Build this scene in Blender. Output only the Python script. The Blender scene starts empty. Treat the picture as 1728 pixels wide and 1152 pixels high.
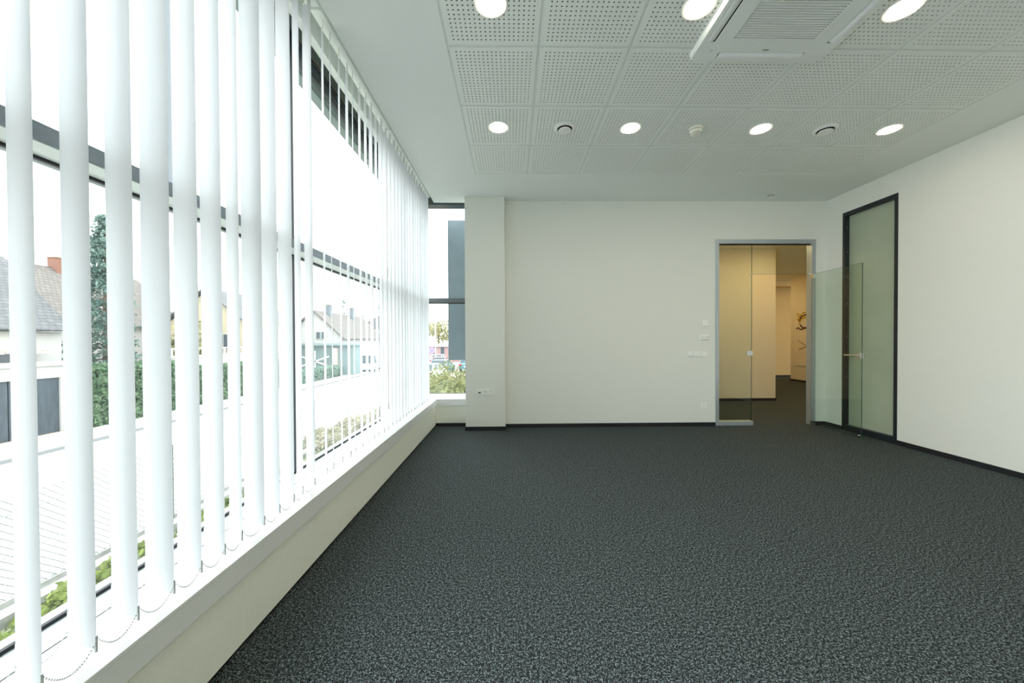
import bpy, bmesh, math, random
from math import sin, cos, pi, radians, sqrt
from mathutils import Vector, Matrix
random.seed(7)
SC = bpy.context.scene
COL = SC.collection

# ------------------------------------------------------------------ helpers
class MB:
    """collects verts and faces, then links them as one mesh object"""
    def __init__(s): s.v = []; s.f = []; s.mi = []; s.cur = 0
    def add(s, vs, fs):
        b = len(s.v); s.v += [tuple(p) for p in vs]
        for f in fs: s.f.append([b + i for i in f]); s.mi.append(s.cur)
        return s
    def box(s, x0, x1, y0, y1, z0, z1):
        x0, x1 = min(x0, x1), max(x0, x1); y0, y1 = min(y0, y1), max(y0, y1); z0, z1 = min(z0, z1), max(z0, z1)
        vs = [(x0,y0,z0),(x1,y0,z0),(x1,y1,z0),(x0,y1,z0),(x0,y0,z1),(x1,y0,z1),(x1,y1,z1),(x0,y1,z1)]
        return s.add(vs, [(3,2,1,0),(4,5,6,7),(0,1,5,4),(1,2,6,5),(2,3,7,6),(3,0,4,7)])
    def quad(s, a, b, c, d): return s.add([a,b,c,d], [(0,1,2,3)])
    def prism(s, poly, axis, a0, a1):
        """poly of 2D points extruded along axis"""
        def P(p, a): return {'x':(a,p[0],p[1]),'y':(p[0],a,p[1]),'z':(p[0],p[1],a)}[axis]
        n = len(poly); vs = [P(p,a0) for p in poly] + [P(p,a1) for p in poly]
        return s.add(vs, [tuple(range(n))[::-1], tuple(range(n,2*n))] + [(i,(i+1)%n,n+(i+1)%n,n+i) for i in range(n)])
    def lathe(s, prof, c=(0,0,0), n=32, axis='z', caps=True):
        """prof: list of (r, h)"""
        vs = []
        for r, h in prof:
            for k in range(n):
                a = 2*pi*k/n; p = (r*cos(a), r*sin(a), h)
                if axis == 'x': p = (p[2], p[0], p[1])
                if axis == 'y': p = (p[0], p[2], p[1])
                vs.append((p[0]+c[0], p[1]+c[1], p[2]+c[2]))
        fs = []
        for j in range(len(prof)-1):
            for k in range(n): fs.append((j*n+k, j*n+(k+1)%n, (j+1)*n+(k+1)%n, (j+1)*n+k))
        if caps:
            fs.append(tuple(range(n))[::-1]); fs.append(tuple((len(prof)-1)*n+k for k in range(n)))
        return s.add(vs, fs)
    def tube(s, pts, r, n=8):
        pts = [Vector(p) for p in pts]; vs = []; fs = []
        for i, p in enumerate(pts):
            t = (pts[min(i+1,len(pts)-1)] - pts[max(i-1,0)]).normalized()
            u = t.orthogonal().normalized(); 
            ref = Vector((0,0,1)) if abs(t.z) < .9 else Vector((1,0,0))
            u = t.cross(ref).normalized(); w = t.cross(u)
            rr = r[i] if isinstance(r, (list,tuple)) else r
            for k in range(n):
                a = 2*pi*k/n; vs.append(p + u*cos(a)*rr + w*sin(a)*rr)
        for i in range(len(pts)-1):
            for k in range(n): fs.append((i*n+k, i*n+(k+1)%n, (i+1)*n+(k+1)%n, (i+1)*n+k))
        fs.append(tuple(range(n))[::-1]); fs.append(tuple((len(pts)-1)*n+k for k in range(n)))
        return s.add(vs, fs)
    def build(s, name, mats, parent=None, smooth=False, bevel=0, seg=2, at=None):
        me = bpy.data.meshes.new(name); me.from_pydata(s.v, [], s.f)
        if not isinstance(mats, (list,tuple)): mats = [mats]
        for m in mats: me.materials.append(m)
        if len(mats) > 1: me.polygons.foreach_set('material_index', s.mi)
        bm = bmesh.new(); bm.from_mesh(me); bmesh.ops.recalc_face_normals(bm, faces=bm.faces); bm.to_mesh(me); bm.free()
        if smooth:
            me.polygons.foreach_set('use_smooth', [True]*len(me.polygons))
            try: me.set_sharp_from_angle(angle=radians(38))
            except Exception: pass
        me.update()
        o = bpy.data.objects.new(name, me); COL.objects.link(o)
        if at is not None: o.location = at
        if parent is not None: o.parent = parent
        if bevel:
            b = o.modifiers.new('bevel', 'BEVEL'); b.width = bevel; b.segments = seg; b.limit_method = 'ANGLE'; b.angle_limit = radians(40)
        return o

def empty(name, loc=(0,0,0), rz=0):
    o = bpy.data.objects.new(name, None); COL.objects.link(o); o.location = loc; o.rotation_euler = (0,0,rz); o.empty_display_size = .1
    return o
def tag(o, label, cat, group=None, kind=None):
    o['label'] = label; o['category'] = cat
    if group: o['group'] = group
    if kind: o['kind'] = kind
    return o
def copy_tree(o, parent=None):
    c = o.copy(); COL.objects.link(c)
    if parent is not None: c.parent = parent
    for ch in list(o.children): copy_tree(ch, c)
    return c

# ------------------------------------------------------------------ materials
def new_mat(name):
    m = bpy.data.materials.new(name); m.use_nodes = True; nt = m.node_tree; nt.nodes.clear()
    out = nt.nodes.new('ShaderNodeOutputMaterial'); return m, nt, out
def noise(nt, scale, detail=2, coord='Object', vec_scale=None):
    tc = nt.nodes.new('ShaderNodeTexCoord'); n = nt.nodes.new('ShaderNodeTexNoise')
    n.inputs['Scale'].default_value = scale; n.inputs['Detail'].default_value = detail
    if vec_scale:
        mp = nt.nodes.new('ShaderNodeMapping'); mp.inputs['Scale'].default_value = vec_scale
        nt.links.new(tc.outputs[coord], mp.inputs[0]); nt.links.new(mp.outputs[0], n.inputs['Vector'])
    else: nt.links.new(tc.outputs[coord], n.inputs['Vector'])
    return n
def mat(name, col, rough=.6, metal=0., var=.05, nscale=20, bump=0., spec=.5, col2=None, vec_scale=None, detail=2, lo=.35, hi=.65):
    m, nt, out = new_mat(name); p = nt.nodes.new('ShaderNodeBsdfPrincipled')
    n = noise(nt, nscale, detail, vec_scale=vec_scale); r = nt.nodes.new('ShaderNodeValToRGB')
    r.color_ramp.elements[0].position = lo; r.color_ramp.elements[1].position = hi
    c2 = col2 or tuple(min(1, c*(1+var)) for c in col); c1 = col if col2 else tuple(c*(1-var) for c in col)
    r.color_ramp.elements[0].color = (*c1, 1); r.color_ramp.elements[1].color = (*c2, 1)
    nt.links.new(n.outputs['Fac'], r.inputs[0]); nt.links.new(r.outputs[0], p.inputs['Base Color'])
    p.inputs['Roughness'].default_value = rough; p.inputs['Metallic'].default_value = metal
    p.inputs['Specular IOR Level'].default_value = spec
    if bump:
        b = nt.nodes.new('ShaderNodeBump'); b.inputs['Strength'].default_value = bump; b.inputs['Distance'].default_value = .004
        nt.links.new(n.outputs['Fac'], b.inputs['Height']); nt.links.new(b.outputs[0], p.inputs['Normal'])
    nt.links.new(p.outputs[0], out.inputs[0]); return m
def glass(name, tint=(1,1,1), ior=1.45, rough=0.):
    m, nt, out = new_mat(name)
    t = nt.nodes.new('ShaderNodeBsdfTransparent'); t.inputs[0].default_value = (*tint, 1)
    g = nt.nodes.new('ShaderNodeBsdfGlossy'); g.inputs['Roughness'].default_value = rough
    f = nt.nodes.new('ShaderNodeFresnel'); ge = nt.nodes.new('ShaderNodeNewGeometry'); mi = nt.nodes.new('ShaderNodeMath'); mi.operation = 'MULTIPLY_ADD'
    mi.inputs[1].default_value = 1/ior-ior; mi.inputs[2].default_value = ior; nt.links.new(ge.outputs['Backfacing'], mi.inputs[0]); nt.links.new(mi.outputs[0], f.inputs[0])
    x = nt.nodes.new('ShaderNodeMixShader'); nt.links.new(f.outputs[0], x.inputs[0]); nt.links.new(t.outputs[0], x.inputs[1]); nt.links.new(g.outputs[0], x.inputs[2])
    nt.links.new(x.outputs[0], out.inputs[0]); return m
def emit(name, col, strength):
    m, nt, out = new_mat(name); e = nt.nodes.new('ShaderNodeEmission'); e.inputs[0].default_value = (*col,1); e.inputs[1].default_value = strength
    nt.links.new(e.outputs[0], out.inputs[0]); return m
def fabric(name, col, trans, fac):
    m, nt, out = new_mat(name)
    tc = nt.nodes.new('ShaderNodeTexCoord'); w = nt.nodes.new('ShaderNodeTexNoise'); w.inputs['Scale'].default_value = 60
    mp = nt.nodes.new('ShaderNodeMapping'); mp.inputs['Scale'].default_value = (8,8,.6)
    nt.links.new(tc.outputs['Object'], mp.inputs[0]); nt.links.new(mp.outputs[0], w.inputs['Vector'])
    r = nt.nodes.new('ShaderNodeValToRGB'); r.color_ramp.elements[0].color = (*[c*.97 for c in col],1); r.color_ramp.elements[1].color = (*col,1)
    nt.links.new(w.outputs['Fac'], r.inputs[0])
    d = nt.nodes.new('ShaderNodeBsdfDiffuse'); t = nt.nodes.new('ShaderNodeBsdfTranslucent'); nt.links.new(r.outputs[0], d.inputs[0]); t.inputs[0].default_value = (*trans,1)
    x = nt.nodes.new('ShaderNodeMixShader'); x.inputs[0].default_value = fac
    nt.links.new(d.outputs[0], x.inputs[1]); nt.links.new(t.outputs[0], x.inputs[2]); nt.links.new(x.outputs[0], out.inputs[0]); return m
def foliage(name, c1, c2, scale=3.):
    m, nt, out = new_mat(name); n = noise(nt, scale, 4); r = nt.nodes.new('ShaderNodeValToRGB')
    r.color_ramp.elements[0].position = .32; r.color_ramp.elements[1].position = .68
    r.color_ramp.elements[0].color = (*c1,1); r.color_ramp.elements[1].color = (*c2,1); nt.links.new(n.outputs['Fac'], r.inputs[0])
    d = nt.nodes.new('ShaderNodeBsdfDiffuse'); t = nt.nodes.new('ShaderNodeBsdfTranslucent'); nt.links.new(r.outputs[0], d.inputs[0]); nt.links.new(r.outputs[0], t.inputs[0])
    x = nt.nodes.new('ShaderNodeMixShader'); x.inputs[0].default_value = .3
    nt.links.new(d.outputs[0], x.inputs[1]); nt.links.new(t.outputs[0], x.inputs[2]); nt.links.new(x.outputs[0], out.inputs[0]); return m

M = {}
M['wall'] = mat('wall_paint', (.86,.87,.815), .9, var=.012, nscale=180, bump=.04, spec=.2)
M['ceil'] = mat('ceiling_paint', (.90,.93,.90), .9, var=.01, nscale=180, bump=.03, spec=.2)
M['tile'] = mat('tile_paint', (.90,.925,.89), .85, var=.01, nscale=90, spec=.2)
M['grid'] = mat('grid_paint', (.80,.83,.80), .6, var=.01, spec=.3)
M['felt'] = mat('black_felt', (.045,.05,.048), 1., var=.2, spec=.1)
M['sill'] = mat('sill_laminate', (.82,.83,.82), .35, var=.01, nscale=60, spec=.4)
M['panel'] = mat('panel_board', (.90,.905,.81), .6, var=.012, nscale=40, spec=.3)
M['base'] = mat('baseboard_black', (.012,.014,.017), .5, var=.1)
M['corr'] = mat('corridor_paint', (.78,.71,.55), .9, var=.015, nscale=150, bump=.03, spec=.2)
M['frame'] = mat('window_frame_grey', (.21,.245,.27), .45, var=.03, nscale=50)
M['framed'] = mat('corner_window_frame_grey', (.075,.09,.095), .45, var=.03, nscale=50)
M['framelight'] = mat('window_rail_aluminium', (.55,.60,.62), .45, var=.02)
M['underlit'] = mat('transom_underside_lit', (.62,.66,.66), .4, var=.02)  # paler frame grey, ground light on the transom underside put into the colour
M['gasket'] = mat('rubber_gasket', (.012,.014,.018), .6, var=.1)
M['dark'] = mat('dark_frame', (.012,.018,.024), .45, var=.1)
M['alu'] = mat('brushed_aluminium', (.50,.54,.57), .38, metal=.55, var=.03, nscale=80, vec_scale=(1,1,.05))
M['chrome'] = mat('polished_chrome', (.75,.76,.76), .14, metal=1., var=.02)
M['steel'] = mat('satin_steel', (.62,.60,.55), .28, metal=1., var=.03)
M['plastic'] = mat('white_plastic', (.93,.94,.90), .35, var=.01)
M['plasticg'] = mat('grey_plastic', (.30,.31,.30), .4, var=.02)
M['black'] = mat('black_hole', (.008,.008,.008), .7, var=.1)
M['acwhite'] = mat('ac_plastic', (.90,.93,.91), .4, var=.01)
M['acflap'] = mat('ac_flap_plastic', (.94,.96,.96), .35, var=.01)
M['glass'] = glass('window_glass', (.97,.985,.98), 1.35)
M['dglass'] = glass('door_glass', (.93,.965,.94), 1.45)
M['gedge'] = mat('glass_edge_green', (.02,.07,.055), .15, var=.1)
M['frost'] = mat('frosted_glass', (.44,.50,.385), .42, var=.03, nscale=3, spec=.5)
M['slat'] = fabric('blind_fabric', (.78,.795,.81), (.42,.445,.465), .45)
M['weight'] = fabric('blind_weight', (.80,.815,.83), (.38,.405,.43), .45)
M['clip'] = mat('clip_plastic', (.50,.53,.54), .3, var=.02)
M['chain'] = mat('bead_chain_plastic', (.55,.57,.56), .3, var=.03)
M['lamp'] = emit('lamp_lens', (1.,.89,.70), 30.)
M['corrlamp'] = emit('corridor_lamp_lens', (1.,.74,.36), 95.)

def carpet():
    m, nt, out = new_mat('carpet_loop_pile'); p = nt.nodes.new('ShaderNodeBsdfPrincipled')
    n1 = noise(nt, 175, 2); n2 = noise(nt, 80, 2)
    a = nt.nodes.new('ShaderNodeMath'); a.operation = 'MULTIPLY_ADD'; a.inputs[1].default_value = .66
    mu = nt.nodes.new('ShaderNodeMath'); mu.operation = 'MULTIPLY'; mu.inputs[1].default_value = .34
    nt.links.new(n2.outputs['Fac'], mu.inputs[0]); nt.links.new(n1.outputs['Fac'], a.inputs[0]); nt.links.new(mu.outputs[0], a.inputs[2])
    r = nt.nodes.new('ShaderNodeValToRGB'); e = r.color_ramp.elements
    e[0].position = .40; e[0].color = (.005,.006,.007,1); e[1].position = .635; e[1].color = (.225,.270,.278,1)
    k = e.new(.5); k.color = (.027,.033,.0345,1)
    nt.links.new(a.outputs[0], r.inputs[0]); nt.links.new(r.outputs[0], p.inputs['Base Color'])
    p.inputs['Roughness'].default_value = .95; p.inputs['Specular IOR Level'].default_value = .15
    b = nt.nodes.new('ShaderNodeBump'); b.inputs['Strength'].default_value = .35; b.inputs['Distance'].default_value = .003
    nt.links.new(a.outputs[0], b.inputs['Height']); nt.links.new(b.outputs[0], p.inputs['Normal'])
    nt.links.new(p.outputs[0], out.inputs[0]); return m
M['carpet'] = carpet()

# ------------------------------------------------------------------ room measures (metres, floor z = 0)
ZC, D, B = 3.2755, 5.2026, 4.609         # ceiling, back wall, right wall
X0, Y0, T = -.4273, 4.3458, .625         # ceiling grid corner and module
SX, SZ = -1.103, .403                    # sill front edge and top
XF, XG = -1.324, -1.445                  # facade frame front and glass
YE, YG = 5.30, 5.64                      # end sill front, end glass
YF = 5.52
REAR = -4.9  # room lengthened behind the camera to let in more daylight
ZB = .0535

# floor: one carpet through room and corridor
tag(MB().box(-1.16, B+.02, REAR, D+.15, -.1, 0).box(-1.16, -.6, D+.15, 5.6, -.1, 0).box(2.0, 14, D+.15, 14.5, -.1, 0).box(B+.02, 14, 4.9, D+.15, -.1, 0)
    .build('floor', M['carpet']), 'dark grey speckled loop carpet covering the floor', 'floor', kind='structure')

# walls
DX0, DX1, DZ = 2.976, 4.455, 2.72
b = MB(); b.box(-.10, DX0, D, D+.12, 0, 3.6).box(DX1, B+.12, D, D+.12, 0, 3.6).box(DX0, DX1, D, D+.12, DZ, 3.6)
tag(b.build('wall_back', M['wall']), 'white back wall with the glass doorway', 'wall', kind='structure')
RY0, RY1, RZ = 4.213, 4.932, 3.005
b = MB(); b.box(B, B+.14, REAR, RY0, 0, 3.6).box(B, B+.14, RY1, D, 0, 3.6).box(B, B+.14, RY0, RY1, RZ, 3.6).box(B+.11, B+.14, RY0, RY1, 0, RZ)
tag(b.build('wall_right', M['wall']), 'white right wall with the dark framed frosted door', 'wall', kind='structure')
tag(MB().box(-1.6, B+.14, REAR-.12, REAR, 0, 3.6).build('wall_rear', M['wall']), 'white wall behind the camera', 'wall', kind='structure')
# parapet under the windows
b = MB(); b.box(-1.56, -1.125, REAR, 5.325, .022, .30).box(-1.56, -1.15, REAR, 5.34, -.1, .022).box(-1.125, -.60, 5.325, 5.75, .0, .30).box(-1.56, -1.125, 5.325, 5.75, 0, .30)
tag(b.build('wall_left', M['panel']), 'low off-white panel wall under the long window sill', 'wall', kind='structure')
tag(MB().box(-.65, -.094, 5.053, 5.75, 0, 3.6).build('pillar', M['wall']), 'white square pillar beside the narrow corner window', 'pillar', kind='structure')
# sills: L-shaped board with mitred front fascia
b = MB()
L = [(SX,REAR),(SX,YE),(-.65,YE),(-.65,YF),(XF,YF),(XF,REAR)]
b.prism(L, 'z', SZ-.013, SZ)
L2 = [(SX-.003,REAR),(SX-.003,YE+.003),(-.65,YE+.003),(-.65,YE+.03),(SX-.03,YE+.03),(SX-.03,REAR)]
b.prism(L2, 'z', .305, SZ-.0145)
tag(b.build('trim_1', M['sill'], bevel=.0015), 'white window sill board running along the facade and round the corner', 'window sill', kind='structure')
# baseboards
tag(MB().box(-.094, DX0, D-.012, D, 0, ZB).box(DX1, B, D-.012, D, 0, ZB).build('baseboard_back', M['base']), 'black baseboard along the back wall', 'baseboard', kind='structure')
tag(MB().box(B-.012, B, REAR, RY0, 0, ZB).box(B-.012, B, RY1, D-.012, 0, ZB).build('baseboard_right', M['base']), 'black baseboard along the right wall', 'baseboard', kind='structure')
tag(MB().box(-1.15, -1.137, REAR, 5.33, 0, .022).box(-1.137, -.66, 5.312, 5.325, 0, .045).build('baseboard_left', M['base']), 'black baseboard strip under the window panel', 'baseboard', kind='structure')
tag(MB().box(-.652, -.092, 5.04, 5.053, 0, ZB).box(-.094, -.082, 5.04, D-.012, 0, ZB).build('baseboard_pillar', M['base']), 'black baseboard at the foot of the white pillar', 'baseboard', kind='structure')

# ceiling: plaster border round the perforated field, blind pocket along the facade
GX1, GY1 = X0+7*T, Y0-7*T
b = MB(); t = .04; PX, PY = -1.126, 5.285
b.box(PX, X0-.004, REAR, PY, ZC, ZC+t)
b.box(X0-.004, -.094, Y0+.004, PY, ZC, ZC+t).box(-.094, B, Y0+.004, D, ZC, ZC+t).box(GX1+.004, B, REAR, Y0+.004, ZC, ZC+t).box(X0-.004, GX1+.004, REAR, GY1-.004, ZC, ZC+t)
b.box(PX, PX+.03, REAR, PY, ZC+t, 3.5).box(PX, -.65, PY-.03, PY, ZC+t, 3.5)
b.box(-1.5, B+.14, REAR, 5.8, 3.5, 3.6)
ceil = tag(b.build('ceiling', M['ceil']), 'white plaster ceiling with a field of perforated tiles', 'ceiling', kind='structure')
MB().box(X0-.004, GX1+.004, GY1-.004, Y0+.004, ZC+.0085, ZC+.0125).build('backing_felt', M['felt'], ceil)
b = MB(); w = .014
for i in range(8): b.box(X0+i*T-w, X0+i*T+w, GY1, Y0, ZC+.004, ZC+.007)
for j in range(8): b.box(X0, GX1, Y0-j*T-w, Y0-j*T+w, ZC+.0042, ZC+.0072)
b.build('suspension_grid', M['grid'], ceil)
def tile_mesh():
    b = MB(); n = 18; h = T/2-.0105; m = .0360; pit = (T-2*m)/n*1.0; r = .0060; zz = .004
    xs = -T/2+m
    # solid rim
    a = T/2-m
    b.quad((-h,-h,0),(h,-h,0),(a,-a,0),(-a,-a,0)); b.quad((h,-h,0),(h,h,0),(a,a,0),(a,-a,0)); b.quad((h,h,0),(-h,h,0),(-a,a,0),(a,a,0)); b.quad((-h,h,0),(-h,-h,0),(-a,-a,0),(-a,a,0))
    for p, q in (((-h,-h),(h,-h)),((h,-h),(h,h)),((h,h),(-h,h)),((-h,h),(-h,-h))): b.quad((*p,0),(*q,0),(*q,zz),(*p,zz))
    for i in range(n):
        for j in range(n):
            cx, cy = xs+(i+.5)*pit, xs+(j+.5)*pit; k = pit/2
            o = [(cx+k*sx, cy+k*sy, 0) for sx, sy in ((1,1),(-1,1),(-1,-1),(1,-1))]
            c = [(cx+r*cos(pi/4*e), cy+r*sin(pi/4*e), 0) for e in range(8)]
            d = [(p[0],p[1],zz) for p in c]
            vs = o+c+d
            fs = [(0,5,4+2,1),(1,7,8,2),(2,9,10,3),(3,11,4,0),(0,4,5),(1,6,7),(2,8,9),(3,10,11)]
            fs += [(4+e,4+(e+1)%8,12+(e+1)%8,12+e) for e in range(8)]
            b.add(vs, fs)
    return b
first = None
for j in range(7):
    for i in range(7):
        if first is None: first = o = tile_mesh().build('perforated_tile', M['tile'], ceil)
        else: o = first.copy(); COL.objects.link(o); o.parent = ceil
        o.location = (X0+(i+.5)*T, Y0-(j+.5)*T, ZC)

# ------------------------------------------------------------------ facade windows
def pane(name, x0,x1,y0,y1,z0,z1, par): return MB().box(x0,x1,y0,y1,z0,z1).build(name, M['glass'], par)
ZT0, ZT1, ZH = 1.845, 1.897, 3.316; XM = -1.420; MW = .014
def bay(n, ya, yb, split=None, label=''):
    r = empty('window_%d' % n, (0,0,0)); tag(r, label, 'window', kind='structure')
    b = MB()
    for y0, y1 in ((ya, ya+MW), (yb-MW, yb)): b.box(XM, XG-.012, y0, y1, SZ-.02, 3.5)
    b.box(XF, XG-.06, ya, yb, ZT0, ZT1)
    if split: b.box(XM, XG-.012, split-.014, split+.014, ZT1, ZH)
    b.build('frame', M['frame'], r, bevel=.002)
    MB().box(XF-.006, XG+.014, ya, yb, ZT0-.003, ZT0).build('lit_underside_strip', M['underlit'], r)  # thin pale strip painting the ground-lit underside of the transom
    MB().box(XF+.002, XG-.06, ya, yb, SZ-.05, SZ-.003).build('bottom_rail', M['framelight'], r)
    MB().box(XF+.002, XF-.05, ya, yb, ZH, 3.5).build('head_panel', M['ceil'], r)
    g = MB()
    for z0, z1 in ((SZ-.003, ZT0), (ZT1, ZH)):
        for e in (z0, z1-.012): g.box(XG-.002, XG+.012, ya+MW, yb-MW, e, e+.012)
        for e in (ya+MW, yb-MW-.006): g.box(XG-.002, XG+.010, e, e+.006, z0+.012, z1-.012)
    g.box(XF+.003, XF-.003, ya+.03, yb-.03, SZ-.004, SZ+.0005)
    g.build('gasket', M['gasket'], r)
    pane('pane', XG-.012, XG-.004, ya+.01, yb-.01, SZ, ZT0, r)
    if split:
        pane('pane', XG-.012, XG-.004, ya+.01, split-.014, ZT1, 3.8, r); pane('pane', XG-.012, XG-.004, split+.014, yb-.01, ZT1, 3.8, r)
    else: pane('pane', XG-.012, XG-.004, ya+.01, yb-.01, ZT1, 3.8, r)
ms = [-.64, .88, 2.425, 3.995, 5.50, 0]
bay(6, -2.08, -.64, None, 'tall facade window just behind the camera'); bay(7, -3.52, -2.08, None, 'added facade window farther behind the camera for more daylight'); bay(8, -4.9, -3.52, None, 'added facade window at the rear end for more daylight')  # the two rearmost bays are added out of view for extra daylight
labs = ['tall facade window bay beside the camera', 'tall facade window bay nearest in view behind wide blind slats',
        'second tall facade window bay behind edge-on slats', 'third tall facade window bay behind closed slats']
for i in range(4): bay(i+1, ms[i], ms[i+1], 1.56 if i == 1 else None, labs[i])
r = empty('window_5'); tag(r, 'narrow corner window with grey transom left of the pillar', 'window', kind='structure')
b = MB(); b.box(XM, XG-.012, 5.50, 5.514, SZ-.02, 3.5).box(XF+.02, XG-.06, 5.58, YG+.06, SZ-.02, 3.5)
b.box(XF+.02, -.65, YF, YG+.06, ZT0+.002, ZT1+.016).box(XF+.02, -.65, YF, YG+.06, 3.332, 3.5).box(-.668, -.62, YF, YG+.06, SZ-.02, 3.5)
b.build('frame', M['framed'], r, bevel=.002)
MB().box(XF+.02, -.657, YF+.002, YG+.06, SZ-.05, SZ+.03).build('bottom_rail', M['sill'], r)
MB().box(XF+.02, -.657, YG-.004, YG+.02, ZT0-.008, ZT0+.002).box(-.662, -.65, YG-.004, YG+.02, SZ+.03, 3.332).box(XF+.02, -.657, YG-.004, YG+.02, SZ+.03, SZ+.036).build('gasket', M['gasket'], r)
pane('pane', -1.40, -.66, YG, YG+.008, SZ+.03, ZT0, r); pane('pane', -1.40, -.66, YG, YG+.008, ZT1, 3.332, r)
pane('pane', XG-.012, XG-.004, 5.514, 5.58, SZ, 3.5, r)

# stacked outdoor venetian blinds hanging above each bay
M['raff'] = mat('outdoor_blind_box', (.085,.115,.105), .5, var=.05)
M['raffs'] = mat('outdoor_blind_slats', (.05,.07,.09), .4, var=.1)
M['raffb'] = mat('outdoor_blind_bottom_rail', (.17,.22,.22), .4, var=.05)
M['raffstripe'] = mat('outdoor_blind_yellow', (.50,.45,.14), .5, var=.05)
for n, (ya, yb, lab) in enumerate(((.90, 2.40, 'grey stacked outdoor venetian blind above the nearest window bay'), (2.45, 3.97, 'dark stacked outdoor venetian blind with yellow stripe outside the second bay'), (4.02, 5.46, 'stacked outdoor venetian blind outside the farthest facade bay'))):
    r = tag(empty('venetian_blind', (-1.54, ya, 3.2)), lab, 'blind', 'outdoor blinds stacked above the bays')
    def P(bm, name, m): bm.build(name, m, r, at=(1.54, -ya, -3.2))
    P(MB().box(-1.59, -1.51, ya, yb, 3.43, 3.80), 'cassette', M['raff'])
    P(MB().box(-1.58, -1.508, ya, yb, 3.412, 3.428), 'yellow_strip', M['raffstripe'])  # plain yellow stripe across the stack, under the cassette
    s = MB()
    for k in range(10): s.box(-1.585, -1.512-(k % 2)*.006, ya, yb, 3.410-k*.0162-.012, 3.410-k*.0162)
    P(s, 'slat_stack', M['raffs']); P(MB().box(-1.585, -1.512, ya, yb, 3.19, 3.243), 'bottom_rail', M['raffb'])

# ------------------------------------------------------------------ vertical blinds
PXX = -1.207; W2 = .0635; SB, ST = .425, 3.300
def slat_sheet(z0, z1, thick=0., w=W2, bow=.004):
    b = MB(); n = 8
    def cs(off): return [(-w+2*w*k/n, bow*(1-((k-n/2)/(n/2))**2)-bow/2+off) for k in range(n+1)]
    if not thick:
        c = cs(0); b.add([(x,y,z) for z in (z0,z1) for x, y in c], [(k,k+1,n+2+k,n+1+k) for k in range(n)])
    else:
        c = cs(thick/2)+cs(-thick/2)[::-1]; b.prism(c, 'z', z0, z1)
    return b
def hanger():
    b = MB(); b.box(-.012,.012,-.002,.002,ST-.03,ST+.004).box(-.004,.004,-.003,.003,ST+.004,3.33); b.box(-.05,.05,-.0015,.0015,ST-.006,ST); return b
slat0 = slat_sheet(SB+.083, ST).build('slat', M['slat'], smooth=True)
w0 = slat_sheet(SB-.002, SB+.085, 0., W2+.0008, .0055).build('bottom_weight', M['weight'], slat0, smooth=True)
for sg in (1,): MB().box(sg*W2-.003, sg*W2+.0025, -.0055, -.0005, SB, SB+.045).build('weight_clip', M['clip'] if sg > 0 else M['weight'], slat0)
h0 = hanger().build('hanger', M['plastic'], slat0)
used = [False]
def blind(name, label, slats, y0, y1, chain_sag=.045):
    r = tag(empty(name, (PXX, y0, 3.36)), label, 'blind', 'vertical blinds along the facade')
    b = MB(); b.box(-.035,.035,0,y1-y0,-.034,.0).box(-.006,.006,0,y1-y0,-.0345,-.030); b.build('headrail', M['acwhite'], r, bevel=.002)
    ends = []
    for (y, ang) in slats:
        if not used[0]: s = slat0; used[0] = True
        else: s = copy_tree(slat0)
        s.parent = r; s.location = (0, y-y0, -3.36); s.rotation_euler = (0,0,radians(ang))
        ends.append((y, radians(ang)))
    for sgn in (1, -1):
        c = MB()
        for (ya, aa), (yb, ab) in zip(ends, ends[1:]):
            A = Vector((sgn*W2*cos(aa), ya-y0+sgn*W2*sin(aa), SB+.035-3.36)); Bv = Vector((sgn*W2*cos(ab), yb-y0+sgn*W2*sin(ab), SB+.035-3.36))
            N = 22
            for q in range(N+1):
                f = q/N; p = A.lerp(Bv, f); p.z -= chain_sag*4*f*(1-f); h_ = .0031
                c.add([p+Vector(v)*h_ for v in ((1,0,0),(-1,0,0),(0,1,0),(0,-1,0),(0,0,1),(0,0,-1))], [(0,2,4),(2,1,4),(1,3,4),(3,0,4),(2,0,5),(1,2,5),(3,1,5),(0,3,5)])
        c.build('bead_chain', M['chain'], r)
    return r
rnd = random.Random(3)
s1 = [(.688,-19),(.800,-18),(.911,-19.3),(1.022,-16.6),(1.134,-17.1),(1.245,-12.8),(1.359,-17),(1.472,-20),(1.585,-32.7),(1.698,-18.1),(1.819,-24.1),(1.944,-28.4),(2.06,-45.2),(2.172,-40.4)]
b1 = blind('vertical_blind', 'nearest white vertical blind with wide half-open slats', s1, .60, 2.25)
s2 = [(2.351,-57.4),(2.446,-61.8),(2.572,-60.2),(2.692,-57.7),(2.786,-64),(2.911,-59.5),(3.028,-59.3),(3.14,-56.3),(3.257,-60.2),(3.369,-54),(3.481,-52)]
b2 = blind('vertical_blind', 'middle white vertical blind with slats seen almost edge-on', s2, 2.27, 3.54, .03)
MB().tube([(.085,1.02,-.10),(.085,1.02,-1.45)], .0025).tube([(.085,1.02,-1.45),(.085,1.02,-1.52)], .005).tube([(.085,1.02,-2.66),(.085,1.02,-2.71)], .005).tube([(.085,1.02,-1.52),(.085,1.02,-2.66)], .0022).build('control_cord', M['plastic'], b2)
b3 = blind('vertical_blind', 'farthest white vertical blind with overlapping closed slats by the corner', [(3.592+i*.1115, -47+rnd.uniform(-5,4)) for i in range(15)], 3.555, 5.24, .03)

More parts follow.
